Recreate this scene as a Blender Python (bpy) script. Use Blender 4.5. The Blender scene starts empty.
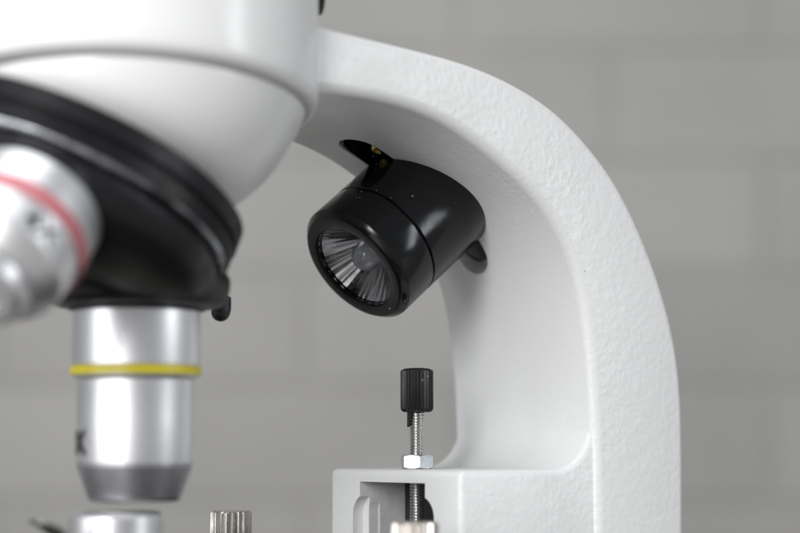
import bpy, bmesh, math, random
from mathutils import Vector, Matrix, Quaternion
random.seed(4)
scene = bpy.context.scene
COL = scene.collection
V = Vector
PI = math.pi

# ------------------------------------------------------------------ camera
FPX = 50 / 22.3 * 800                      # focal length in photo pixels
PITCH = math.radians(5.7)
YAW = math.radians(38)
CAM = V((0, -0.35, 0.30))
FWD = V((0, math.cos(PITCH), math.sin(PITCH)))
UP = V((0, -math.sin(PITCH), math.cos(PITCH)))
RIGHT = V((1, 0, 0))
FRONT = V((-math.cos(YAW), -math.sin(YAW), 0))    # microscope front (u)
SIDE = V((math.sin(YAW), -math.cos(YAW), 0))      # microscope side (w)
ZED = V((0, 0, 1))


def ray(x, y):
    return FWD + RIGHT * ((x - 400) / FPX) + UP * ((266.5 - y) / FPX)


ORIGIN = CAM + ray(417, 469) * 0.35         # top of the bracket on the screw's axis


def hit(x, y, axis, val):
    """photo direction met with a plane of the microscope's own frame (mm)"""
    r = ray(x, y)
    A = (FRONT, SIDE, ZED)[axis]
    t = (val / 1000 + (ORIGIN - CAM).dot(A)) / r.dot(A)
    d = CAM + r * t - ORIGIN
    return V((d.dot(FRONT), d.dot(SIDE), d.dot(ZED))) * 1000


cam_data = bpy.data.cameras.new('camera')
cam = bpy.data.objects.new('camera', cam_data)
COL.objects.link(cam)
cam.location = CAM
cam.rotation_euler = (PI / 2 + PITCH, 0, 0)
cam_data.sensor_width = 22.3
cam_data.lens = 50
cam_data.clip_start = 0.01
cam_data.clip_end = 50
cam_data.dof.use_dof = True
cam_data.dof.focus_distance = 0.351
cam_data.dof.aperture_fstop = 5.0
cam_data.dof.aperture_blades = 8
scene.camera = cam

# ------------------------------------------------------------------ materials


class NT:
    def __init__(self, name):
        self.m = bpy.data.materials.new(name)
        self.m.use_nodes = True
        self.n = self.m.node_tree.nodes
        self.l = self.m.node_tree.links
        self.b = self.n['Principled BSDF']

    def node(self, t, **kw):
        n = self.n.new(t)
        for k, v in kw.items():
            if k in n.inputs:
                n.inputs[k].default_value = v
            else:
                setattr(n, k, v)
        return n

    def coords(self):
        return self.node('ShaderNodeTexCoord').outputs['Object']

    def set(self, **kw):
        for k, v in kw.items():
            self.b.inputs[k.replace('_', ' ')].default_value = v

    def ramp(self, src, stops):
        r = self.node('ShaderNodeValToRGB')
        e = r.color_ramp.elements
        while len(e) < len(stops):
            e.new(0.5)
        for i, (p, c) in enumerate(stops):
            e[i].position = p
            e[i].color = (c, c, c, 1) if isinstance(c, (int, float)) else (*c, 1)
        self.l.new(src, r.inputs['Fac'])
        return r.outputs['Color']

    def bump(self, height, strength, dist, prev=None):
        b = self.node('ShaderNodeBump')
        b.inputs['Strength'].default_value = strength
        b.inputs['Distance'].default_value = dist
        self.l.new(height, b.inputs['Height'])
        if prev:
            self.l.new(prev, b.inputs['Normal'])
        self.l.new(b.outputs['Normal'], self.b.inputs['Normal'])
        return b.outputs['Normal']


def paint(name, color, rough, scale, strength, dist, scale2=None, specks=False):
    t = NT(name)
    t.set(Base_Color=(*color, 1), Roughness=rough)
    c = t.coords()
    n1 = t.node('ShaderNodeTexNoise', Scale=scale, Detail=1.5, Roughness=0.45)
    t.l.new(c, n1.inputs['Vector'])
    h = t.ramp(n1.outputs['Fac'], [(0.25, 0.0), (0.75, 1.0)])
    n0 = t.node('ShaderNodeTexNoise', Scale=55.0, Detail=2.0)
    t.l.new(c, n0.inputs['Vector'])
    pat = t.ramp(n0.outputs['Fac'], [(0.35, 0.55), (0.65, 1.0)])
    mulp = t.node('ShaderNodeMath', operation='MULTIPLY')
    t.l.new(h, mulp.inputs[0])
    t.l.new(pat, mulp.inputs[1])
    nb = t.bump(mulp.outputs[0], strength, dist)
    if scale2:
        n2 = t.node('ShaderNodeTexNoise', Scale=scale2, Detail=2.0)
        t.l.new(c, n2.inputs['Vector'])
        t.bump(n2.outputs['Fac'], strength * 0.7, dist * 2.2, nb)
    n3 = t.node('ShaderNodeTexNoise', Scale=scale * 0.12, Detail=4.0)
    t.l.new(c, n3.inputs['Vector'])
    r = t.ramp(n3.outputs['Fac'], [(0.3, rough * 0.8), (0.7, rough * 1.25)])
    t.l.new(r, t.b.inputs['Roughness'])
    if specks:
        v = t.node('ShaderNodeTexVoronoi', Scale=95.0)
        t.l.new(c, v.inputs['Vector'])
        s = t.ramp(v.outputs['Distance'], [(0.0, 1.0), (0.022, 0.0)])
        mx = t.node('ShaderNodeMix', data_type='RGBA')
        t.l.new(s, mx.inputs['Factor'])
        mx.inputs['A'].default_value = (*color, 1)
        mx.inputs['B'].default_value = (0.12, 0.11, 0.1, 1)
        t.l.new(mx.outputs['Result'], t.b.inputs['Base Color'])
    return t.m


def black(name, color, rough, dust=0.0, bump=0.0):
    t = NT(name)
    t.set(Base_Color=(*color, 1), Roughness=rough)
    c = t.coords()
    n = t.node('ShaderNodeTexNoise', Scale=260.0, Detail=5.0)
    t.l.new(c, n.inputs['Vector'])
    r = t.ramp(n.outputs['Fac'], [(0.3, rough * 0.8), (0.75, rough * 1.3)])
    t.l.new(r, t.b.inputs['Roughness'])
    if dust:
        ns = t.node('ShaderNodeTexNoise', Scale=90.0, Detail=6.0, Roughness=0.65)
        t.l.new(c, ns.inputs['Vector'])
        sm_ = t.ramp(ns.outputs['Fac'], [(0.45, 0.0), (0.7, 0.1)])
        ad = t.node('ShaderNodeMath', operation='ADD')
        t.l.new(r, ad.inputs[0])
        t.l.new(sm_, ad.inputs[1])
        t.l.new(ad.outputs[0], t.b.inputs['Roughness'])
    if bump:
        n2 = t.node('ShaderNodeTexNoise', Scale=1500.0, Detail=2.0)
        t.l.new(c, n2.inputs['Vector'])
        t.bump(n2.outputs['Fac'], bump, 0.0002)
    if dust:
        v = t.node('ShaderNodeTexVoronoi', Scale=620.0)
        t.l.new(c, v.inputs['Vector'])
        s = t.ramp(v.outputs['Distance'], [(0.0, 1.0), (0.085, 1.0), (0.13, 0.0)])
        n4 = t.node('ShaderNodeTexNoise', Scale=110.0, Detail=3.0)
        t.l.new(c, n4.inputs['Vector'])
        g = t.ramp(n4.outputs['Fac'], [(0.51, 0.0), (0.6, dust)])
        mu = t.node('ShaderNodeMath', operation='MULTIPLY')
        t.l.new(s, mu.inputs[0])
        t.l.new(g, mu.inputs[1])
        mx = t.node('ShaderNodeMix', data_type='RGBA')
        t.l.new(mu.outputs[0], mx.inputs['Factor'])
        mx.inputs['A'].default_value = (*color, 1)
        mx.inputs['B'].default_value = (0.5, 0.5, 0.48, 1)
        t.l.new(mx.outputs['Result'], t.b.inputs['Base Color'])
    return t.m


def metal(name, color, rough, scale=400.0, var=0.3, stretch=None):
    t = NT(name)
    t.set(Base_Color=(*color, 1), Roughness=rough, Metallic=1.0)
    c = t.coords()
    n = t.node('ShaderNodeTexNoise', Scale=scale, Detail=4.0)
    if stretch:
        mp = t.node('ShaderNodeMapping')
        mp.inputs['Scale'].default_value = stretch
        t.l.new(c, mp.inputs['Vector'])
        c = mp.outputs['Vector']
    t.l.new(c, n.inputs['Vector'])
    r = t.ramp(n.outputs['Fac'], [(0.3, rough * (1 - var)), (0.7, rough * (1 + var))])
    t.l.new(r, t.b.inputs['Roughness'])
    return t.m


M_ARM = paint('white_hammered_enamel', (0.80, 0.805, 0.81), 0.34, 900.0, 0.36, 0.00015, 330.0, specks=True)
M_HEAD = paint('white_gloss_enamel', (0.82, 0.82, 0.825), 0.25, 300.0, 0.05, 0.0003)
M_CAST = paint('white_cast_paint', (0.74, 0.745, 0.765), 0.5, 900.0, 0.3, 0.0003)
M_LAMP = black('black_plastic', (0.005, 0.0053, 0.0065), 0.15, dust=1.0, bump=0.02)
M_LAMP.node_tree.nodes['Principled BSDF'].inputs['Specular IOR Level'].default_value = 0.32
M_KNOB = black('black_ribbed_plastic', (0.008, 0.008, 0.009), 0.4, dust=0.6)
M_NOSE = black('black_satin_enamel', (0.009, 0.009, 0.011), 0.38)
M_NOSE.node_tree.nodes['Principled BSDF'].inputs['Specular IOR Level'].default_value = 0.3
M_DARK = black('dark_metal', (0.02, 0.021, 0.024), 0.5)
M_GROOVE = black('grey_sealing_groove', (0.46, 0.46, 0.47), 0.5)
M_CHROME = metal('satin_chrome', (0.84, 0.84, 0.86), 0.41, 900.0, 0.04)
M_COLLAR = metal('grey_anodised_metal', (0.62, 0.62, 0.65), 0.42, 700.0, 0.04)
M_RING = metal('polished_ring', (0.42, 0.43, 0.46), 0.3)
M_STEEL = metal('steel_thread', (0.55, 0.54, 0.53), 0.3, 1500.0, 0.3)
M_CLIP = metal('dull_spring_steel', (0.17, 0.17, 0.16), 0.55, 900.0, 0.2)
M_ZINC = metal('zinc_plated_nut', (0.62, 0.66, 0.69), 0.28, 1200.0, 0.1)
M_NICKEL = metal('nickel_knurl', (0.62, 0.59, 0.55), 0.32, 1500.0, 0.3)
M_REFL = metal('mirrored_cone', (0.34, 0.34, 0.352), 0.13, 2500.0, 0.7)
M_BRASS = metal('brass_screw', (0.55, 0.42, 0.12), 0.3)


def broken_highlights(m, dark, scale):  # dark patches painted into the base colour break up the metal's highlight
    nt = m.node_tree
    c = nt.nodes.new('ShaderNodeTexCoord')
    n = nt.nodes.new('ShaderNodeTexNoise')
    n.inputs['Scale'].default_value = scale
    n.inputs['Detail'].default_value = 4.0
    r = nt.nodes.new('ShaderNodeValToRGB')
    b = nt.nodes['Principled BSDF']
    col = tuple(b.inputs['Base Color'].default_value)
    r.color_ramp.elements[0].position = 0.4
    r.color_ramp.elements[0].color = tuple(x * dark for x in col[:3]) + (1,)
    r.color_ramp.elements[1].position = 0.58
    r.color_ramp.elements[1].color = col
    nt.links.new(c.outputs['Object'], n.inputs['Vector'])
    nt.links.new(n.outputs['Fac'], r.inputs['Fac'])
    nt.links.new(r.outputs['Color'], b.inputs['Base Color'])


broken_highlights(M_RING, 0.25, 110.0)


def plain(name, color, rough):
    t = NT(name)
    c = t.coords()
    n = t.node('ShaderNodeTexNoise', Scale=500.0, Detail=3.0)
    t.l.new(c, n.inputs['Vector'])
    r = t.ramp(n.outputs['Fac'], [(0.3, tuple(x * 0.9 for x in color)), (0.7, color)])
    t.l.new(r, t.b.inputs['Base Color'])
    t.set(Roughness=rough)
    return t.m


M_YELLOW = plain('yellow_enamel', (0.80, 0.68, 0.03), 0.35)
M_RED = plain('red_enamel', (0.60, 0.19, 0.22), 0.35)
M_INK = plain('black_ink', (0.02, 0.02, 0.022), 0.5)


def glass(name, color, rough=0.02, ior=1.49):
    t = NT(name)
    t.set(Base_Color=(*color, 1), Roughness=rough, IOR=ior)
    t.b.inputs['Transmission Weight'].default_value = 1.0
    n = t.node('ShaderNodeTexNoise', Scale=400.0)
    t.l.new(t.coords(), n.inputs['Vector'])
    r = t.ramp(n.outputs['Fac'], [(0.4, rough), (0.8, rough * 2)])
    t.l.new(r, t.b.inputs['Roughness'])
    return t.m


M_GLASS = glass('clear_bulb', (0.80, 0.83, 0.93), 0.12)
M_GLASS.node_tree.nodes['Principled BSDF'].inputs['Transmission Weight'].default_value = 0.72
M_LENS = glass('lens_glass', (0.6, 0.68, 0.62))

# ------------------------------------------------------------------ mesh helpers (mm, microscope frame)
BASE = V((-38, 0, -78))                     # foot of the arm: the thing's own origin

root = bpy.data.objects.new('microscope', None)
COL.objects.link(root)
root.location = ORIGIN + (FRONT * BASE.x + SIDE * BASE.y + ZED * BASE.z) / 1000
root.rotation_euler = (0, 0, PI + YAW)
root.empty_display_size = 0.05
root['label'] = 'white enamelled microscope with black lamp on its curved arm and silver objectives'
root['category'] = 'microscope'


def mesh_obj(name, verts, faces, mat, parent, smooth=35, local=True):
    me = bpy.data.meshes.new(name)
    if local:
        verts = [(V(v) - BASE) / 1000 for v in verts]
    me.from_pydata([tuple(v) for v in verts], [], faces)
    bm = bmesh.new()
    bm.from_mesh(me)
    bmesh.ops.recalc_face_normals(bm, faces=bm.faces)
    bm.to_mesh(me)
    bm.free()
    me.materials.append(mat)
    for p in me.polygons:
        p.use_smooth = True
    if smooth:
        me.set_sharp_from_angle(angle=math.radians(smooth))
    o = bpy.data.objects.new(name, me)
    COL.objects.link(o)
    if parent is not None:
        o.parent = parent
    return o


def bake(o, smooth=35):
    """apply the modifiers"""
    dg = bpy.context.evaluated_depsgraph_get()
    dg.update()
    me = bpy.data.meshes.new_from_object(o.evaluated_get(dg))
    old = o.data
    o.modifiers.clear()
    o.data = me
    me.name = old.name + '_shape'
    for p in me.polygons:
        p.use_smooth = True
    me.set_sharp_from_angle(angle=math.radians(smooth))
    return o


def bevel(o, width, seg=3, angle=40):
    b = o.modifiers.new('bevel', 'BEVEL')
    b.width = width / 1000
    b.segments = seg
    b.limit_method = 'ANGLE'
    b.angle_limit = math.radians(angle)
    b.use_clamp_overlap = True
    return b


def frame(axis, ref=None):
    a = V(axis).normalized()
    r = V(ref) if ref else (V((1, 0, 0)) if abs(a.x) < 0.9 else V((0, 1, 0)))
    x = (r - a * r.dot(a)).normalized()
    y = a.cross(x)
    return x, y, a


def lathe(profile, center, axis, n=96, ref=None, rfun=None, closed=True):
    """profile: list of (s along axis, radius)"""
    x, y, a = frame(axis, ref)
    c = V(center)
    vs, fs = [], []
    for s, r in profile:
        for i in range(n):
            t = 2 * PI * i / n
            rr = rfun(r, s, t, i) if rfun else r
            vs.append(c + a * s + (x * math.cos(t) + y * math.sin(t)) * rr)
    m = len(profile)
    for j in range(m - 1):
        for i in range(n):
            k = (i + 1) % n
            fs.append((j * n + i, j * n + k, (j + 1) * n + k, (j + 1) * n + i))
    if closed:
        fs.append(tuple(range(n - 1, -1, -1)))
        fs.append(tuple((m - 1) * n + i for i in range(n)))
    return vs, fs


def rounded(profile, rad=0.3, k=4):
    """round the inner corners of a lathe profile"""
    out = [profile[0]]
    for i in range(1, len(profile) - 1):
        p0, p1, p2 = (V((*profile[j], 0)) for j in (i - 1, i, i + 1))
        d0, d1 = p0 - p1, p2 - p1
        r = min(rad, d0.length * 0.45, d1.length * 0.45)
        if r < 1e-4:
            out.append(tuple(p1[:2]))
            continue
        a, b = p1 + d0.normalized() * r, p1 + d1.normalized() * r
        for q in range(k + 1):
            t = q / k
            w = a * (1 - t) ** 2 + p1 * 2 * t * (1 - t) + b * t * t
            out.append((w.x, w.y))
    out.append(profile[-1])
    return out


def prism_w(poly, w0, w1):
    """polygon in (u,z) extruded along w"""
    n = len(poly)
    vs = [V((p[0], w0, p[1])) for p in poly] + [V((p[0], w1, p[1])) for p in poly]
    fs = [tuple(range(n)), tuple(range(2 * n - 1, n - 1, -1))]
    fs += [(i, (i + 1) % n, n + (i + 1) % n, n + i) for i in range(n)]
    return vs, fs


def prism_u(poly, u0, u1):
    n = len(poly)
    vs = [V((u0, p[0], p[1])) for p in poly] + [V((u1, p[0], p[1])) for p in poly]
    fs = [tuple(range(n)), tuple(range(2 * n - 1, n - 1, -1))]
    fs += [(i, (i + 1) % n, n + (i + 1) % n, n + i) for i in range(n)]
    return vs, fs


def cut(o, cutters):
    for c in cutters:
        b = o.modifiers.new('cut', 'BOOLEAN')
        b.operation = 'DIFFERENCE'
        b.solver = 'EXACT'
        b.object = c
    bake(o)
    for c in cutters:
        bpy.data.objects.remove(c)
    return o


def catmull(pts, n):
    """resample a polyline of 2D points as a smooth curve with n even steps"""
    P = [V((*p, 0)) for p in pts]
    P = [P[0] * 2 - P[1]] + P + [P[-1] * 2 - P[-2]]
    dense = []
    for i in range(1, len(P) - 2):
        for k in range(24):
            t = k / 24
            p0, p1, p2, p3 = P[i - 1:i + 3]
            dense.append(0.5 * ((2 * p1) + (p2 - p0) * t + (2 * p0 - 5 * p1 + 4 * p2 - p3) * t * t
                                + (3 * p1 - p0 - 3 * p2 + p3) * t ** 3))
    dense.append(P[-2])
    for _ in range(500):
        dense = [dense[0]] + [(dense[i - 1] + dense[i] * 2 + dense[i + 1]) / 4 for i in range(1, len(dense) - 1)] + [dense[-1]]
    L = [0]
    for i in range(1, len(dense)):
        L.append(L[-1] + (dense[i] - dense[i - 1]).length)
    out, j = [], 0
    for k in range(n + 1):
        t = L[-1] * k / n
        while j < len(L) - 2 and L[j + 1] < t:
            j += 1
        f = (t - L[j]) / max(1e-9, L[j + 1] - L[j])
        q = dense[j].lerp(dense[j + 1], min(1, max(0, f)))
        out.append((q.x, q.y))
    return out


# ------------------------------------------------------------------ arm
HW = 21.65                                   # half the arm's thickness
outer_px = [(316, 24), (383, 40), (420, 49.5), (457, 58.5), (495, 72), (532, 91), (560, 112), (575, 127), (605, 160), (629, 199),
            (650, 248), (671, 306), (682, 362), (685, 412), (685.5, 470), (685.5, 533)]
inner_px = [(333, 93), (382, 98), (431, 113), (465, 133), (499, 160), (529, 187), (553, 216), (573, 255), (583, 294), (589.5, 344),
            (593, 387), (596, 450)]
outer = [(72, 80.5), (55, 79.5)] + [(h.x, h.z) for h in (hit(x, y, 1, HW) for x, y in outer_px)] + [(-51.8, -45), (-51.6, -78)]
inner = [(72, 63), (52, 66)] + [(h.x, h.z) for h in (hit(x, y, 1, HW) for x, y in inner_px)] + [(-27.3, -8), (-27.4, -45), (-27.4, -78)]
NA = 110
oc, ic = catmull(outer, NA), catmull(inner, NA)
vs, fs = [], []
for (ou, oz), (iu, iz) in zip(oc, ic):
    vs += [V((ou, -HW, oz)), V((ou, HW, oz)), V((iu, HW, iz)), V((iu, -HW, iz))]
for k in range(NA):
    for j in range(4):
        fs.append((4 * k + j, 4 * k + (j + 1) % 4, 4 * k + 4 + (j + 1) % 4, 4 * k + 4 + j))
fs += [(0, 1, 2, 3), tuple(4 * NA + j for j in (3, 2, 1, 0))]
arm = mesh_obj('arm', vs, fs, M_ARM, root)
bevel(arm, 2.0, 5, 50)
bake(arm)

# lamp axis in the middle plane of the arm
LAMP_P = math.radians(39)
LD = V((math.cos(LAMP_P), 0, -math.sin(LAMP_P)))        # direction the lamp shines
LAMP_W = -7.3
LF = hit(353.5, 268, 1, LAMP_W)                                # centre of the lamp's front ring


def inner_point(u=None, k=None):
    best = min(range(len(ic)), key=lambda i: abs(ic[i][0] - u) if u is not None else abs(i - k))
    a, b = V(ic[max(0, best - 1)]), V(ic[min(NA, best + 1)])
    t = (b - a).normalized()
    return V((ic[best][0], 0, ic[best][1])), V((t.x, 0, t.y))


def nearest_inner(p):
    b = min(range(8, NA - 8), key=lambda i: (ic[i][0] - p.x) ** 2 + (ic[i][1] - p.z) ** 2)
    return inner_point(k=b)


def stadium(center, along, normal, length, rad, depth, above, n=14):
    """solid slot: straight middle plus two round ends; normal points out of the surface"""
    c, e, nn = V(center), V(along).normalized(), V(normal).normalized()
    b = nn.cross(e)
    ring = []
    for k in range(n + 1):
        t = -PI / 2 + PI * k / n
        ring.append(e * (length / 2 + rad * math.cos(t)) + b * rad * math.sin(t))
    for k in range(n + 1):
        t = PI / 2 + PI * k / n
        ring.append(e * (-length / 2 + rad * math.cos(t)) + b * rad * math.sin(t))
    m = len(ring)
    vs = [c + r + nn * above for r in ring] + [c + r - nn * depth for r in ring]
    fs = [tuple(range(m)), tuple(range(2 * m - 1, m - 1, -1))]
    fs += [(i, (i + 1) % m, m + (i + 1) % m, m + i) for i in range(m)]
    return vs, fs


slot = []
for (ua, za), (ub, zb) in (((8.8, 64), (-5.0, 57)), ((-20.2, 43.8), (-13.0, 51.5))):
    pa, _ = nearest_inner(V((ua, 0, za)))
    pb, _ = nearest_inner(V((ub, 0, zb)))
    e = (pb - pa).normalized()
    nrm = V((e.z, 0, -e.x))
    if nrm.dot(LD) < 0:
        nrm = -nrm
    mid = (pa + pb) / 2
    mid.y = LAMP_W - 0.7 if za > 50 else LAMP_W + 0.6
    slot.append((mid, e, nrm, (pb - pa).length))
cutters = []
for mid, e, nrm, L in slot:
    vs, fs = stadium(mid, e, nrm, L, 4.5, 5.0 if mid.z > 52 else 2.6, 8)
    cutters.append(mesh_obj('cutter', vs, fs, M_DARK, root))
cut(arm, cutters)

# ------------------------------------------------------------------ bracket carrying the stop screw
UF, HB = 6.1, 20.6
top_poly = [(UF, 0.0), (-17.5, 0.0)]
for k in range(1, 13):
    t = PI / 2 * k / 12
    top_poly.append((-17.5 - 10 * math.sin(t), 10 - 10 * math.cos(t)))
poly = top_poly + [(-36, 10), (-36, -46), (UF, -46)]
vs, fs = prism_w(poly, -HB, HB)
bracket = mesh_obj('stage_bracket', vs, fs, M_ARM, root)
bevel(bracket, 1.3, 4, 50)
bake(bracket)


def face_w(x, y, u=UF):
    h = hit(x, y, 0, u)
    return h.y, h.z


sl, st = face_w(360, 481.5)
sr, _ = face_w(425, 481.5)
l2, t2 = face_w(353, 494)
l3, t3 = face_w(369, 494, 3.7)
l4, t4 = face_w(389, 494, 1.2)


def arch(w, ztop, zbot, rad, n=10):
    pts = [(-w, zbot), (-w, ztop - rad)]
    for k in range(1, n):
        t = PI - PI / 2 * k / n
        pts.append((-w + rad + rad * math.cos(t), ztop - rad + rad * math.sin(t)))
    pts.append((-w + rad, ztop))
    q = [(-p[0], p[1]) for p in reversed(pts)]
    return pts + q


c1 = mesh_obj('cutter', *prism_u([(sl, -50), (sl, st), (sr, st), (sr, -50)], 20, -8.0), M_DARK, root)
c2 = mesh_obj('cutter', *prism_u(arch(abs(l2), t2, -52, 4.0), 20.3, 3.7), M_DARK, root)
c3 = mesh_obj('cutter', *prism_u(arch(abs(l3), t3 + 0.2, -54, 3.0), 20.6, 1.2), M_DARK, root)
c4 = mesh_obj('cutter', *prism_u(arch(abs(l4), t4 + 0.35, -55, 2.4), 20.8, -8.3), M_DARK, root)
cut(bracket, [c1, c2, c3, c4])
bracket.data.materials[0] = M_ARM
# dark slide behind the screw, inside the bracket's bore
vs, fs = prism_u([(-11, -45), (-11, st - 0.4), (12.5, st - 0.4), (12.5, -45)], -5.2, -7.9)
slide = mesh_obj('slide', vs, fs, M_DARK, bracket)

# ------------------------------------------------------------------ stop screw
ZN0, ZN1 = 0.05, 2.8


def thread(z0, z1, r, pitch, depth, center, axis=(0, 0, 1), nth=28, per=8):
    rows = int((z1 - z0) / pitch * per)
    x, y, a = frame(axis)
    c = V(center)
    vs, fs = [], []
    for j in range(rows + 1):
        z = z0 + (z1 - z0) * j / rows
        for i in range(nth):
            t = 2 * PI * i / nth
            f = (z / pitch - i / nth) % 1.0
            rr = r - depth * min(1.0, max(0.0, abs(f - 0.5) * 2 * 1.25 - 0.12))
            vs.append(c + a * z + (x * math.cos(t) + y * math.sin(t)) * rr)
    for j in range(rows):
        for i in range(nth):
            k = (i + 1) % nth
            fs.append((j * nth + i, j * nth + k, (j + 1) * nth + k, (j + 1) * nth + i))
    fs.append(tuple(range(nth - 1, -1, -1)))
    fs.append(tuple(rows * nth + i for i in range(nth)))
    return vs, fs


vs, fs = thread(-24, 13, 1.5, 0.58, 0.3, (0, 0, 0))
rod = mesh_obj('stop_screw', vs, fs, M_STEEL, root, smooth=60)

# hex nut, its corners cut by a cone above and below
cam_az = math.atan2((CAM - ORIGIN).dot(SIDE), (CAM - ORIGIN).dot(FRONT))
AF = 2.86


def hexr(t):
    d = (t % (PI / 3)) - PI / 6
    return AF / math.cos(d)


NH = 120
hv, hf = [], []
rot0 = cam_az + math.radians(10)
for z, kind in ((ZN0, 0), (ZN0, 1), (ZN1, 1), (ZN1, 0)):
    for i in range(NH):
        t = 2 * PI * i / NH
        r = hexr(t)
        if kind == 0:
            rr, zz = AF * 0.97, z
        else:
            rr = r
            dz = 0.08 + (r - AF) * 0.62
            zz = z + dz if z == ZN0 else z - dz
        hv.append(V((rr * math.cos(t + rot0), rr * math.sin(t + rot0), zz)))
for j in range(3):
    for i in range(NH):
        k = (i + 1) % NH
        hf.append((j * NH + i, j * NH + k, (j + 1) * NH + k, (j + 1) * NH + i))
hf += [tuple(range(NH - 1, -1, -1)), tuple(3 * NH + i for i in range(NH))]
mesh_obj('nut', hv, hf, M_ZINC, rod, smooth=20)

# ribbed knob
zk0, zk1 = hit(417, 412, 1, 0).z, hit(417, 368, 1, 0).z
RK = 3.22


def ribs(n, depth, seg):
    def f(r, s, t, i):
        ph = (t * n / (2 * PI)) % 1.0
        return r - depth * (0.5 - 0.5 * math.cos(2 * PI * ph)) ** 0.7 * (1 if r > 2.5 else 0)
    return f


prof = [(zk0, 1.6), (zk0, 2.6), (zk0 + 0.25, 3.0), (zk0 + 0.7, RK), (zk1 - 0.75, RK), (zk1 - 0.5, RK - 0.06), (zk1 - 0.45, 3.05),
        (zk1 - 0.12, 2.4), (zk1, 1.2), (zk1 + 0.02, 0.3)]
vs, fs = lathe(prof, (0, 0, 0), (0, 0, 1), 30 * 8, rfun=ribs(30, 0.3, 8))
knob = mesh_obj('knob', vs, fs, M_KNOB, rod, smooth=50)
# torn sleeve under the knob, on the screw's far side
sv, sf = [], []
NS = 20
for j, z in enumerate((zk0 + 0.2, zk0 - 0.8, zk0 - 1.9, zk0 - 2.9)):
    span = (1.0, 1.0, 0.62, 0.48)[j]
    for i in range(NS + 1):
        t = cam_az - math.radians(100) + (i / NS - 0.5) * 2 * math.radians(62) * span
        for r in (1.53, 1.95):
            sv.append(V((r * math.cos(t), r * math.sin(t), z)))
for j in range(3):
    for i in range(NS):
        a = (j * (NS + 1) + i) * 2
        b = a + 2
        c = a + (NS + 1) * 2
        d = c + 2
        sf += [(a + 1, b + 1, d + 1, c + 1), (a, c, d, b)]
        if j == 0:
            sf.append((a, b, b + 1, a + 1))
        if j == 2:
            sf.append((c, c + 1, d + 1, d))
    e0, e1 = j * (NS + 1) * 2, (j + 1) * (NS + 1) * 2
    sf += [(e0, e0 + 1, e1 + 1, e1), (e0 + 2 * NS, e1 + 2 * NS, e1 + 2 * NS + 1, e0 + 2 * NS + 1)]
mesh_obj('sleeve', sv, sf, M_KNOB, rod, smooth=40)

# ------------------------------------------------------------------ lamp
RL = 13.1
B = -LD                                      # from the front towards the arm
prof = [(9.1, 7.0), (9.1, RL - 0.35), (9.35, RL - 0.02), (9.6, RL), (20, RL + 0.08), (28.5, RL + 0.15), (29, RL - 0.2)]
lamp = mesh_obj('lamp', *lathe(prof, LF, B, 128), M_LAMP, root, smooth=40)
prof = [(8.9, 6.0), (8.9, RL - 0.3), (8.7, RL - 0.03), (8.4, RL), (1.5, RL - 0.02), (1.25, RL - 0.12), (0.25, RL - 1.05), (0.05, RL - 1.3),
        (0.0, RL - 1.6), (0.0, 9.75), (0.12, 9.5), (0.35, 9.42), (0.75, 9.38), (0.8, 9.0), (8.9, 9.0)]
bezel = mesh_obj('bezel', *lathe(prof, LF, B, 128, closed=False), M_LAMP, lamp, smooth=40)


FAC = [random.uniform(-1.0, 1.3) for _ in range(32)]


def facets(r, s, t, i):
    k = i % 6
    a = FAC[(i // 6) % 32]
    return r * (1 + a * (0.011 if k in (0, 1) else (-0.006 if k in (3, 4) else 0.0)))


prof = [(0.7, 9.4), (1.0, 9.1), (3.6, 7.2), (6.0, 5.2), (7.9, 3.5), (8.3, 3.0)]
mesh_obj('reflector', *lathe(prof, LF, B, 32 * 6, rfun=facets, closed=False), M_REFL, lamp, smooth=50)
prof = [(8.6, 3.4), (8.35, 3.4), (8.3, 0.01)]
mesh_obj('bulb_seat', *lathe(prof, LF, B, 64, closed=True), M_DARK, lamp)
prof = [(8.2, 2.9), (8.2, 3.05), (4.2, 3.0)]
for k in range(1, 12):
    t = PI / 2 * k / 12
    prof.append((4.2 - 3.1 * math.sin(t), 3.0 * math.cos(t)))
prof.append((1.1, 0.02))
bulb = mesh_obj('bulb', *lathe(prof, LF, B, 64), M_GLASS, lamp, smooth=40)
prof = [(8.1, 0.9), (5.6, 0.9), (5.2, 0.7), (5.1, 0.05)]
mesh_obj('led_chip', *lathe(prof, LF, B, 24), M_BRASS, lamp, smooth=40)

for si, (mid, e, nrm, L) in enumerate(slot):
    c = mid.copy()
    if si == 0:
        vs, fs = stadium(c, e, nrm, L, 4.44, 4.9, -0.15)
        lug = mesh_obj('mounting_lug', vs, fs, M_LAMP, lamp, smooth=40)
        hv_, hf_ = stadium(c, e, nrm, L, 3.7, 2.9, 3)
        cut(lug, [mesh_obj('cutter', hv_, hf_, M_DARK, root)])
    else:
        vs, fs = stadium(c + e * 0.9 + V((0, 0.9, 0)) - nrm * 1.4, e, nrm, L, 3.5, 1.3, 0.9)
        lug = mesh_obj('mounting_lug', vs, fs, M_LAMP, lamp, smooth=40)
    bevel(lug, 0.3, 2, 40)
    bake(lug)
    sc = c - e * 3.6 - nrm * 2.6 + V((0, 0.6, 0)) if si == 0 else c + e * 0.2 + V((0, 1.4, 0)) - nrm * 0.5
    prof = [(0, 1.7), (0.7, 1.65), (1.15, 1.2), (1.2, 0.7), (0.75, 0.65), (0.7, 0.02)]
    mesh_obj('lug_screw', *lathe(rounded(prof, 0.15), sc, nrm, 32), M_BRASS, lamp, smooth=40)

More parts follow.
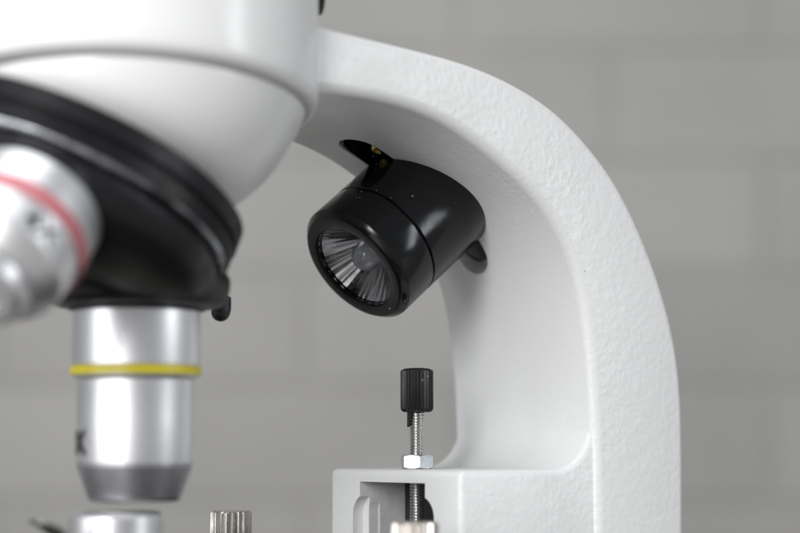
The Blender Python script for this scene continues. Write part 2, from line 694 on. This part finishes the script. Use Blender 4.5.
# ------------------------------------------------------------------ viewing head
HC, HR = V((65.0, 0, 0)), 33.4
SLOPE = 0.10
tocam = V((CAM - ORIGIN).dot(FRONT), ) if False else V(((CAM - ORIGIN).dot(FRONT), (CAM - ORIGIN).dot(SIDE), 0)).normalized()
Z0 = hit(125, 109, 1, 0).z
NSEG = 160


def crease(t, r=HR, dz=0.0):
    p = V((math.cos(t) * r, math.sin(t) * r, 0))
    return HC + p + V((0, 0, Z0 + SLOPE * p.dot(tocam) + dz))


vs, fs = [], []
rows = [('z', 130, HR), ('c', 5.0, HR), ('c', 2.4, HR), ('c', 1.5, HR - 0.15), ('c', 0.9, HR - 0.5), ('c', 0.5, HR - 1.1), ('c', 0.4, HR - 1.7), ('c', 0.4, HR - 4)]
for kind, val, r in rows:
    for i in range(NSEG):
        t = 2 * PI * i / NSEG
        if kind == 'z':
            vs.append(HC + V((math.cos(t) * r, math.sin(t) * r, val)))
        else:
            vs.append(crease(t, r, val))
for j in range(len(rows) - 1):
    for i in range(NSEG):
        k = (i + 1) % NSEG
        fs.append((j * NSEG + i, j * NSEG + k, (j + 1) * NSEG + k, (j + 1) * NSEG + i))
fs.append(tuple(range(NSEG)))
fs.append(tuple((len(rows) - 1) * NSEG + i for i in range(NSEG - 1, -1, -1)))
head = mesh_obj('viewing_head', vs, fs, M_HEAD, root, smooth=40)

TILT = math.radians(25)
NAX = V((math.sin(TILT), 0, -math.cos(TILT)))
NC = V((75.1, 0, 51.9))
RN = 30.8
mx = V((math.cos(TILT), 0, math.sin(TILT)))
vs, fs = [], []
NB = 26
for j in range(NB + 1):
    s = j / NB
    for i in range(NSEG):
        t = 2 * PI * i / NSEG
        top = crease(t, HR - 2.3, -0.3)
        bot = NC - NAX * 0.4 + mx * (math.cos(t) * 20.0) + V((0, 1, 0)) * (math.sin(t) * 20.0)
        dist = (bot - top).length
        out_ = (mx * math.cos(t) + V((0, 1, 0)) * math.sin(t) + NAX * 0.35).normalized()
        c1_ = top.lerp(bot, 0.3) + out_ * dist * 0.12 + V((0, 0, -1)) * dist * 0.06
        c2_ = top.lerp(bot, 0.7) + out_ * dist * 0.24
        p = top * (1 - s) ** 3 + c1_ * 3 * s * (1 - s) ** 2 + c2_ * 3 * s * s * (1 - s) + bot * s ** 3
        vs.append(p)
# lip tucked into the groove
lip = [crease(2 * PI * i / NSEG, HR - 4.0, -0.05) for i in range(NSEG)]
lip2 = [crease(2 * PI * i / NSEG, HR - 2.5, -0.1) for i in range(NSEG)]
vs = lip + lip2 + vs
for j in range(NB + 2):
    for i in range(NSEG):
        k = (i + 1) % NSEG
        fs.append((j * NSEG + i, j * NSEG + k, (j + 1) * NSEG + k, (j + 1) * NSEG + i))
fs.append(tuple(range(NSEG)))
fs.append(tuple((NB + 2) * NSEG + i for i in range(NSEG - 1, -1, -1)))
bowl = mesh_obj('head_base', vs, fs, M_HEAD, head, smooth=60)
vs, fs = [], []
for dz, r in ((0.45, HR - 4), (0.45, HR - 1.3), (-0.3, HR - 2.0), (-0.3, HR - 4)):
    vs += [crease(2 * PI * i / NSEG, r, dz) for i in range(NSEG)]
for j in range(4):
    for i in range(NSEG):
        k = (i + 1) % NSEG
        jj = (j + 1) % 4
        fs.append((j * NSEG + i, j * NSEG + k, jj * NSEG + k, jj * NSEG + i))
mesh_obj('seam_gasket', vs, fs, M_GROOVE, head, smooth=60)

# black lock screw at the back of the head
lock_az = math.radians(14)
dirk = V((-math.cos(YAW), math.sin(YAW), 0))
dirk.rotate(Quaternion(V((0, 0, 1)), lock_az))
lp = hit(317, -3, 1, (HC + dirk * HR).y)
prof = [(-4, 2.2), (0.4, 2.2), (0.5, 3.2), (1.0, 3.5), (4.2, 3.5), (4.7, 3.2), (4.8, 0.02)]
kp = HC + dirk * (HR - 3.4) + V((0, 0, lp.z))
mesh_obj('lock_screw', *lathe(prof, kp, dirk, 96, rfun=lambda r, s, t, i: r - (0.25 if (i % 4 < 2 and r > 3.3) else 0)), M_KNOB, root)

# ------------------------------------------------------------------ nosepiece
prof = [(-0.3, 20), (-0.3, RN - 0.4), (0.0, RN), (3.2, RN + 0.1), (3.4, RN - 0.5), (3.6, RN - 0.5), (3.8, RN - 0.1)]
nose = mesh_obj('nosepiece', *lathe(prof + [(4.0, RN - 1.5), (4.0, 10)], NC, NAX, 160), M_NOSE, root, smooth=40)
prof = [(3.9, 20), (3.9, RN - 0.3), (4.1, RN - 0.1), (6.6, RN - 0.1), (6.8, RN - 0.4), (6.8, 20)]
mesh_obj('grip_ring', *lathe(prof, NC, NAX, 720, rfun=lambda r, s, t, i: r - (0.45 if (i % 6 < 3 and r > RN - 0.25) else 0)), M_NOSE, nose, smooth=40)
prof = [(6.7, 20), (6.7, RN - 0.7), (6.85, RN - 0.5), (7.5, RN - 0.7), (7.9, RN - 1.3), (7.9, 20)]
mesh_obj('bright_ring', *lathe(prof, NC, NAX, 160), M_RING, nose, smooth=40)
prof = [(8.0, 20), (8.0, RN - 1.2), (10.5, RN - 1.3), (13.5, RN - 2.6), (16.5, RN - 6.5), (18.6, RN - 13), (19.4, RN - 22), (19.6, 0.3)]
TURRET = rounded(prof, 2.5)

APEX_S = (62.7 - NC.x) / NAX.x
APEX = NC + NAX * APEX_S
Z10 = hit(136, 311, 1, 0)
MD = (APEX - V((62.7, 0, Z10.z))).length     # apex to the shoulder of an objective

tv_, tf_ = lathe(TURRET, NC, NAX, 160)
a, b = lathe(rounded([(-8, 14.0), (-6, 16.6), (-0.6, 15.6), (-0.3, 3)], 2.2, 6), APEX + V((0, 0, -1)) * MD, V((0, 0, -1)), 96)
tf_ += [tuple(i + len(tv_) for i in f) for f in b]
tv_ += a
turret = mesh_obj('turret', tv_, tf_, M_NOSE, nose, smooth=50)
rm = turret.modifiers.new('merge', 'REMESH')
rm.mode = 'VOXEL'
rm.voxel_size = 0.0005
sm = turret.modifiers.new('soften', 'SMOOTH')
sm.iterations = 14
sm.factor = 0.5
bake(turret, smooth=80)


def text_mesh(txt, size):
    cu = bpy.data.curves.new('lettering', 'FONT')
    cu.body = txt
    cu.size = size
    cu.extrude = 0.0
    cu.offset = size * 0.018
    cu.align_x = 'CENTER'
    cu.resolution_u = 4
    o = bpy.data.objects.new('lettering', cu)
    COL.objects.link(o)
    dg = bpy.context.evaluated_depsgraph_get()
    me = bpy.data.meshes.new_from_object(o.evaluated_get(dg))
    bm = bmesh.new()
    bm.from_mesh(me)
    bmesh.ops.subdivide_edges(bm, edges=[e for e in bm.edges if e.calc_length() > size * 0.12], cuts=3, use_grid_fill=False)
    bmesh.ops.triangulate(bm, faces=bm.faces)
    bm.verts.ensure_lookup_table()
    vv = [v.co.copy() for v in bm.verts]
    ff = [tuple(v.index for v in f.verts) for f in bm.faces]
    bm.free()
    bpy.data.objects.remove(o)
    return vv, ff


def objective(axis, ref, prof_body, prof_band, prof_tip, band_mat, txt, txt_az, txt_s, rad_at, tip_mat, lens_s, lens_r, tsize=4.6):
    """axis: pointing at the specimen; s = 0 at the shoulder against the turret"""
    c = APEX + axis * MD
    x, y, a = frame(axis, ref)
    body = mesh_obj('objective', *lathe(rounded(prof_body, 0.25), c, a, 128, ref=ref), M_CHROME, root, smooth=35)
    mesh_obj('colour_band', *lathe(rounded(prof_band, 0.15), c, a, 128, ref=ref), band_mat, body, smooth=35)
    mesh_obj('collar', *lathe(rounded(prof_tip, 0.25), c, a, 128, ref=ref), tip_mat, body, smooth=35)
    prof = [(-3.2, 12.0), (-0.25, 12.0), (-0.1, 11.9), (-0.1, 6)]
    mesh_obj('mount_ring', *lathe(prof, c, a, 96, ref=ref), M_NOSE, body, smooth=35)
    mesh_obj('front_lens', *lathe([(lens_s - 0.6, lens_r), (lens_s - 0.1, lens_r), (lens_s, lens_r * 0.6), (lens_s + 0.02, 0.02)], c, a, 48), M_LENS, body, smooth=40)
    tv, tf = text_mesh(txt, tsize)
    out = []
    for v in tv:
        s = txt_s - v.y
        r = rad_at(s) + 0.03
        t = txt_az - v.x / r
        d = x * math.cos(t) + y * math.sin(t)
        out.append(c + a * s + d * r)
    mesh_obj('lettering', out, tf, M_INK, body, smooth=0)
    return body


def rad10(s):
    return 10.35 - max(0, s - 12) * 0.008


D10 = V((0, 0, -1))
px = 0.3128 / FPX * 1000                      # mm per photo pixel at the objective


def s10(y):
    return Z10.z - hit(136, y, 1, 0).z


p_body = [(0, 9), (0, 11.05), (0.3, 11.15), (s10(366), 11.2), (s10(366), 11.0), (s10(377), 11.0), (s10(378), 10.6), (s10(380), 10.2),
          (s10(420), 10.15), (s10(464), 10.05), (s10(464), 5)]
p_band = [(s10(366.8), 10), (s10(366.8), 11.4), (s10(375.6), 11.4), (s10(375.6), 10)]
p_tip = [(s10(464.1), 9), (s10(464.1), 10.05), (s10(466), 10.0), (s10(498), 8.0), (s10(501), 7.5), (s10(501), 2.6), (s10(499), 2.2), (s10(499), 0.05)]
# azimuth on the 10x barrel measured from the front direction; y axis of its frame = a x x
ref10 = V((1, 0, 0))


def az10(deg_right):
    """angle for a spot seen deg_right of the camera side"""
    t = cam_az + math.radians(deg_right)
    d = V((math.cos(t), math.sin(t), 0))
    x, y, a = frame(D10, ref10)
    return math.atan2(d.dot(y), d.dot(x))


o10 = objective(D10, ref10, p_body, p_band, p_tip, M_YELLOW, '10X', az10(-74), s10(454), rad10, M_COLLAR, s10(499) + 0.3, 2.2, tsize=5.8)
o10['label'] = 'silver objective with yellow band, pointing straight down'

D4 = D10.copy()
D4.rotate(Quaternion(NAX, math.radians(123)))
p_body = [(0, 9), (0, 12.0), (0.3, 12.15), (6.0, 12.2), (6.0, 11.9), (8.8, 11.9), (8.8, 11.7), (9.0, 11.6), (14.0, 11.15), (14.6, 10.8), (17.5, 8.3), (17.5, 5)]
p_band = [(6.1, 11), (6.1, 12.32), (8.7, 12.32), (8.7, 11)]
p_tip = [(17.6, 6.5), (17.6, 7.4), (17.9, 7.6), (20.0, 7.0), (20.6, 6.4), (20.6, 3.6), (19.2, 3.2), (19.2, 0.05)]


def rad4(s):
    return 11.6 - (s - 8.9) * 0.09


tc = (CAM - (APEX + D4 * (MD + 13)))
ref4 = V((1, 0, 0))
x4, y4, a4 = frame(D4, ref4)
cc = ORIGIN + (FRONT * (APEX + D4 * (MD + 13)).x + SIDE * (APEX + D4 * (MD + 13)).y + ZED * (APEX + D4 * (MD + 13)).z) / 1000
dc = CAM - cc
dl = V((dc.dot(FRONT), dc.dot(SIDE), dc.z))
az4 = math.atan2(dl.dot(y4), dl.dot(x4))
o4 = objective(D4, ref4, p_body, p_band, p_tip, M_RED, '4X', az4 - math.radians(16), 13.4, rad4, M_CHROME, 19.5, 3.2, tsize=5.0)
o4['label'] = 'silver objective with red band, leaning out at the left edge'

# small black click-stop screw under the turret's edge
dp = hit(221.5, 309, 1, -15)
ax_ = V((0.25, -0.1, -1)).normalized()
prof = [(-2.6, 1.2), (-1.2, 1.6), (-0.4, 1.8), (0.6, 1.85), (1.4, 1.65), (2.0, 1.2), (2.35, 0.6), (2.4, 0.05)]
mesh_obj('click_stop', *lathe(prof, dp, ax_, 60), M_DARK, nose, smooth=50)

# ------------------------------------------------------------------ stage with its clips, mostly below the picture
ZS = -18.0
sp = []
for cx, cy, q in ((14.5 + 4, -58 + 4, 2), (112 - 4, -58 + 4, 3), (112 - 4, 58 - 4, 0), (14.5 + 4, 58 - 4, 1)):
    for k in range(7):
        t = q * PI / 2 + PI / 2 * k / 6
        sp.append((cx + 4 * math.cos(t), cy + 4 * math.sin(t)))
n = len(sp)
vs = [V((p[0], p[1], ZS)) for p in sp] + [V((p[0], p[1], ZS - 8)) for p in sp]
fs = [tuple(range(n)), tuple(range(2 * n - 1, n - 1, -1))] + [(i, (i + 1) % n, n + (i + 1) % n, n + i) for i in range(n)]
stage = mesh_obj('stage', vs, fs, M_NOSE, root, smooth=35)
bevel(stage, 0.6, 2, 50)
bake(stage)


KV = [random.uniform(0.7, 1.1) for _ in range(20)]


def knurl(r, s, t, i):
    if r < 3.2:
        return r
    return r - 0.62 * (0.5 + 0.5 * math.cos(2 * PI * i / 8)) ** 1.3 * KV[(i // 8) % 20]


for w, ztop in ((-30.0, hit(231, 510.5, 1, -30).z), (30.0, hit(415, 522, 1, 30).z)):
    u = hit(231, 511, 1, -30).x if w < 0 else hit(415, 522, 1, 30).x
    prof = [(ZS - ztop, 2.0), (-9.0 + 0.3, 2.0), (-9.0, 3.9), (-8.6, 4.2), (-0.35, 4.2), (-0.1, 4.0), (0.0, 3.7), (0.0, 0.05)]
    mesh_obj('clip_screw', *lathe(prof, (u, w, ztop), (0, 0, 1), 20 * 8, rfun=knurl), M_NICKEL, root, smooth=30)
CU, CW = hit(116, 515, 1, 0).x, 0.0
zc = hit(116, 513, 1, 8).z
prof = [(ZS, 10.5), (ZS + 2, 10.5), (ZS + 2.2, 8.25), (zc - 1.0, 8.25), (zc - 0.2, 7.7), (zc, 7.2), (zc, 5.9), (zc - 0.4, 5.6)]
cond = mesh_obj('condenser', *lathe(rounded(prof, 0.2), (CU, CW, 0), (0, 0, 1), 96), M_CHROME, root, smooth=35)
mesh_obj('condenser_lens', *lathe([(zc - 1.5, 5.9), (zc - 0.35, 5.8), (zc - 0.1, 4.5), (zc + 0.1, 2.5), (zc + 0.15, 0.05)], (CU, CW, 0), (0, 0, 1), 64), M_LENS, cond, smooth=60)

# stage clip: a bent strip whose turned-up tip shows at the bottom left
tip = hit(33, 519.5, 1, 6)
bend = hit(72, 541, 1, 6)
path = [(24.0, 28.0, ZS + 3.5), (38.0, 20.0, ZS + 3.2), (bend.x - 6, 8.0, ZS + 2.0), (bend.x, 6, bend.z - 0.6), ((bend.x + tip.x) / 2, 6, (bend.z + tip.z) / 2 + 0.5), (tip.x - 1, 6, tip.z - 0.1), (tip.x, 6, tip.z)]
vs, fs = [], []
wd = [4.0, 3.6, 3.4, 3.3, 3.2, 2.4, 1.3]
for i, p in enumerate(path):
    p = V(p)
    q0, q1 = V(path[max(0, i - 1)]), V(path[min(len(path) - 1, i + 1)])
    tg = (q1 - q0).normalized()
    sd = tg.cross(V((0, 0, 1))).normalized()
    nn = sd.cross(tg)
    for sx, sz in ((-1, 0), (1, 0), (1, -0.6), (-1, -0.6)):
        vs.append(p + sd * wd[i] * sx + nn * sz)
for i in range(len(path) - 1):
    for j in range(4):
        fs.append((4 * i + j, 4 * i + (j + 1) % 4, 4 * i + 4 + (j + 1) % 4, 4 * i + 4 + j))
k = 4 * (len(path) - 1)
fs += [(0, 1, 2, 3), (k + 3, k + 2, k + 1, k)]
mesh_obj('stage_clip', vs, fs, M_CLIP, root, smooth=60)

# ------------------------------------------------------------------ wall behind
WD = 0.72                                     # wall plane y
wall_t = NT('painted_block_wall')
tcw = wall_t.coords()
mp = wall_t.node('ShaderNodeMapping')
wall_t.l.new(tcw, mp.inputs['Vector'])
br = wall_t.node('ShaderNodeTexBrick')
br.offset = 0.5
wall_t.l.new(mp.outputs['Vector'], br.inputs['Vector'])
depth_wall = (WD - CAM.y)
ppm = FPX / depth_wall / math.cos(PITCH)      # photo px per metre on the wall
BW, BH = 310 / ppm, 115 / ppm
br.inputs['Scale'].default_value = 1.0
br.inputs['Brick Width'].default_value = BW
br.inputs['Row Height'].default_value = BH
br.inputs['Mortar Size'].default_value = 0.005
br.inputs['Mortar Smooth'].default_value = 1.0
br.inputs['Bias'].default_value = 0.0
br.inputs['Color1'].default_value = (0.368, 0.359, 0.344, 1)
br.inputs['Color2'].default_value = (0.405, 0.396, 0.38, 1)
br.inputs['Mortar'].default_value = (0.338, 0.329, 0.313, 1)
nz = wall_t.node('ShaderNodeTexNoise', Scale=6.0, Detail=5.0)
wall_t.l.new(tcw, nz.inputs['Vector'])
sh = wall_t.ramp(nz.outputs['Fac'], [(0.3, 0.88), (0.7, 1.06)])
ml = wall_t.node('ShaderNodeMix', data_type='RGBA', blend_type='MULTIPLY')
ml.inputs['Factor'].default_value = 1.0
wall_t.l.new(br.outputs['Color'], ml.inputs['A'])
wall_t.l.new(sh, ml.inputs['B'])
wall_t.l.new(ml.outputs['Result'], wall_t.b.inputs['Base Color'])
wall_t.set(Roughness=0.55)
inv = wall_t.node('ShaderNodeMath', operation='SUBTRACT')
inv.inputs[0].default_value = 1.0
wall_t.l.new(br.outputs['Fac'], inv.inputs[1])
wall_t.bump(inv.outputs[0], 0.3, 0.003)
wme = bpy.data.meshes.new('wall')
X0, X1, Y0, Y1, T = -1.4, 1.4, -0.7, 1.1, 0.08
wv = [(X0, Y0, 0), (X1, Y0, 0), (X1, Y1, 0), (X0, Y1, 0), (X0, Y0, -T), (X1, Y0, -T), (X1, Y1, -T), (X0, Y1, -T)]
wme.from_pydata(wv, [], [(0, 1, 2, 3), (7, 6, 5, 4), (0, 4, 5, 1), (1, 5, 6, 2), (2, 6, 7, 3), (3, 7, 4, 0)])
wme.materials.append(wall_t.m)
wall = bpy.data.objects.new('wall', wme)
COL.objects.link(wall)
wall.rotation_euler = (PI / 2, 0, 0)
wall.location = (0, WD, CAM.z)
wall['kind'] = 'structure'
wall['label'] = 'blurred grey painted block wall behind the microscope'
# unseen desktop added below the frame to bounce light up under the arm
dz = root.location.z
dv = [(-0.9, -0.9, -0.03), (0.9, -0.9, -0.03), (0.9, WD - 0.02, -0.03), (-0.9, WD - 0.02, -0.03)]
dv = [(x, y, dz - 0.0005) for x, y, _ in dv] + [(x, y, dz - 0.03) for x, y, _ in dv]
dme = bpy.data.meshes.new('bounce_desk')
dme.from_pydata(dv, [], [(0, 1, 2, 3), (7, 6, 5, 4), (0, 4, 5, 1), (1, 5, 6, 2), (2, 6, 7, 3), (3, 7, 4, 0)])
dme.materials.append(paint('pale_desk_laminate', (0.36, 0.35, 0.34), 0.45, 500.0, 0.1, 0.0002))
bounce_desk = bpy.data.objects.new('bounce_desk', dme)
COL.objects.link(bounce_desk)
bounce_desk['kind'] = 'structure'
bounce_desk['label'] = 'unseen desktop added under the microscope to bounce light'
# put the joints where the photograph has them


def wall_xy(px_, py_):
    r = ray(px_, py_)
    p = CAM + r * (depth_wall / r.y)
    return p.x, p.z - CAM.z


jx, jy = wall_xy(765, 160)                    # a corner of a block: vertical joint above, bed joint below
mp.inputs['Location'].default_value = (-jx + BW * 4 - 0.0, -jy + BH * 10, 0)

# ------------------------------------------------------------------ light: a bright window wall behind the camera, soft fills
world = bpy.data.worlds.new('World')
scene.world = world
world.use_nodes = True
bg = world.node_tree.nodes['Background']
bg.inputs['Color'].default_value = (0.94, 0.97, 1.0, 1)
bg.inputs['Strength'].default_value = 0.30


def area(name, az, el, dist, sx, sy, power, color=(1, 1, 1), target=None):
    """az: degrees right of the camera direction, seen from the microscope"""
    tg = target or (ORIGIN + ZED * 0.04)
    a, e = math.radians(az), math.radians(el)
    d = V((math.sin(a) * math.cos(e), -math.cos(a) * math.cos(e), math.sin(e)))
    l = bpy.data.lights.new(name, 'AREA')
    l.shape = 'RECTANGLE'
    l.size, l.size_y = sx, sy
    l.energy = power
    l.color = color
    o = bpy.data.objects.new(name, l)
    COL.objects.link(o)
    o.location = tg + d * dist
    o.rotation_euler = (-d).to_track_quat('-Z', 'Y').to_euler()
    return o


area('key_window', -20, 17, 1.1, 0.2, 0.6, 6.5, (1.0, 0.99, 0.97))
area('large_window', -45, 10, 1.1, 0.9, 0.9, 8.0, (0.98, 0.99, 1.0))
area('overhead_fill', 0, 78, 1.0, 0.9, 0.7, 4.0, (0.97, 0.985, 1.0))  # fill light added overhead to brighten the upward faces
area('right_window', 70, 15, 1.1, 0.16, 0.5, 2.2, (0.95, 0.98, 1.0))

vs_ = scene.view_settings
scene.display_settings.display_device = 'sRGB'
vs_.view_transform = 'Standard'
vs_.look = 'None'
vs_.exposure = 0.0
vs_.gamma = 1.0
scene.cycles.use_denoising = True
scene.cycles.max_bounces = 10
scene.cycles.caustics_reflective = False
scene.cycles.caustics_refractive = False
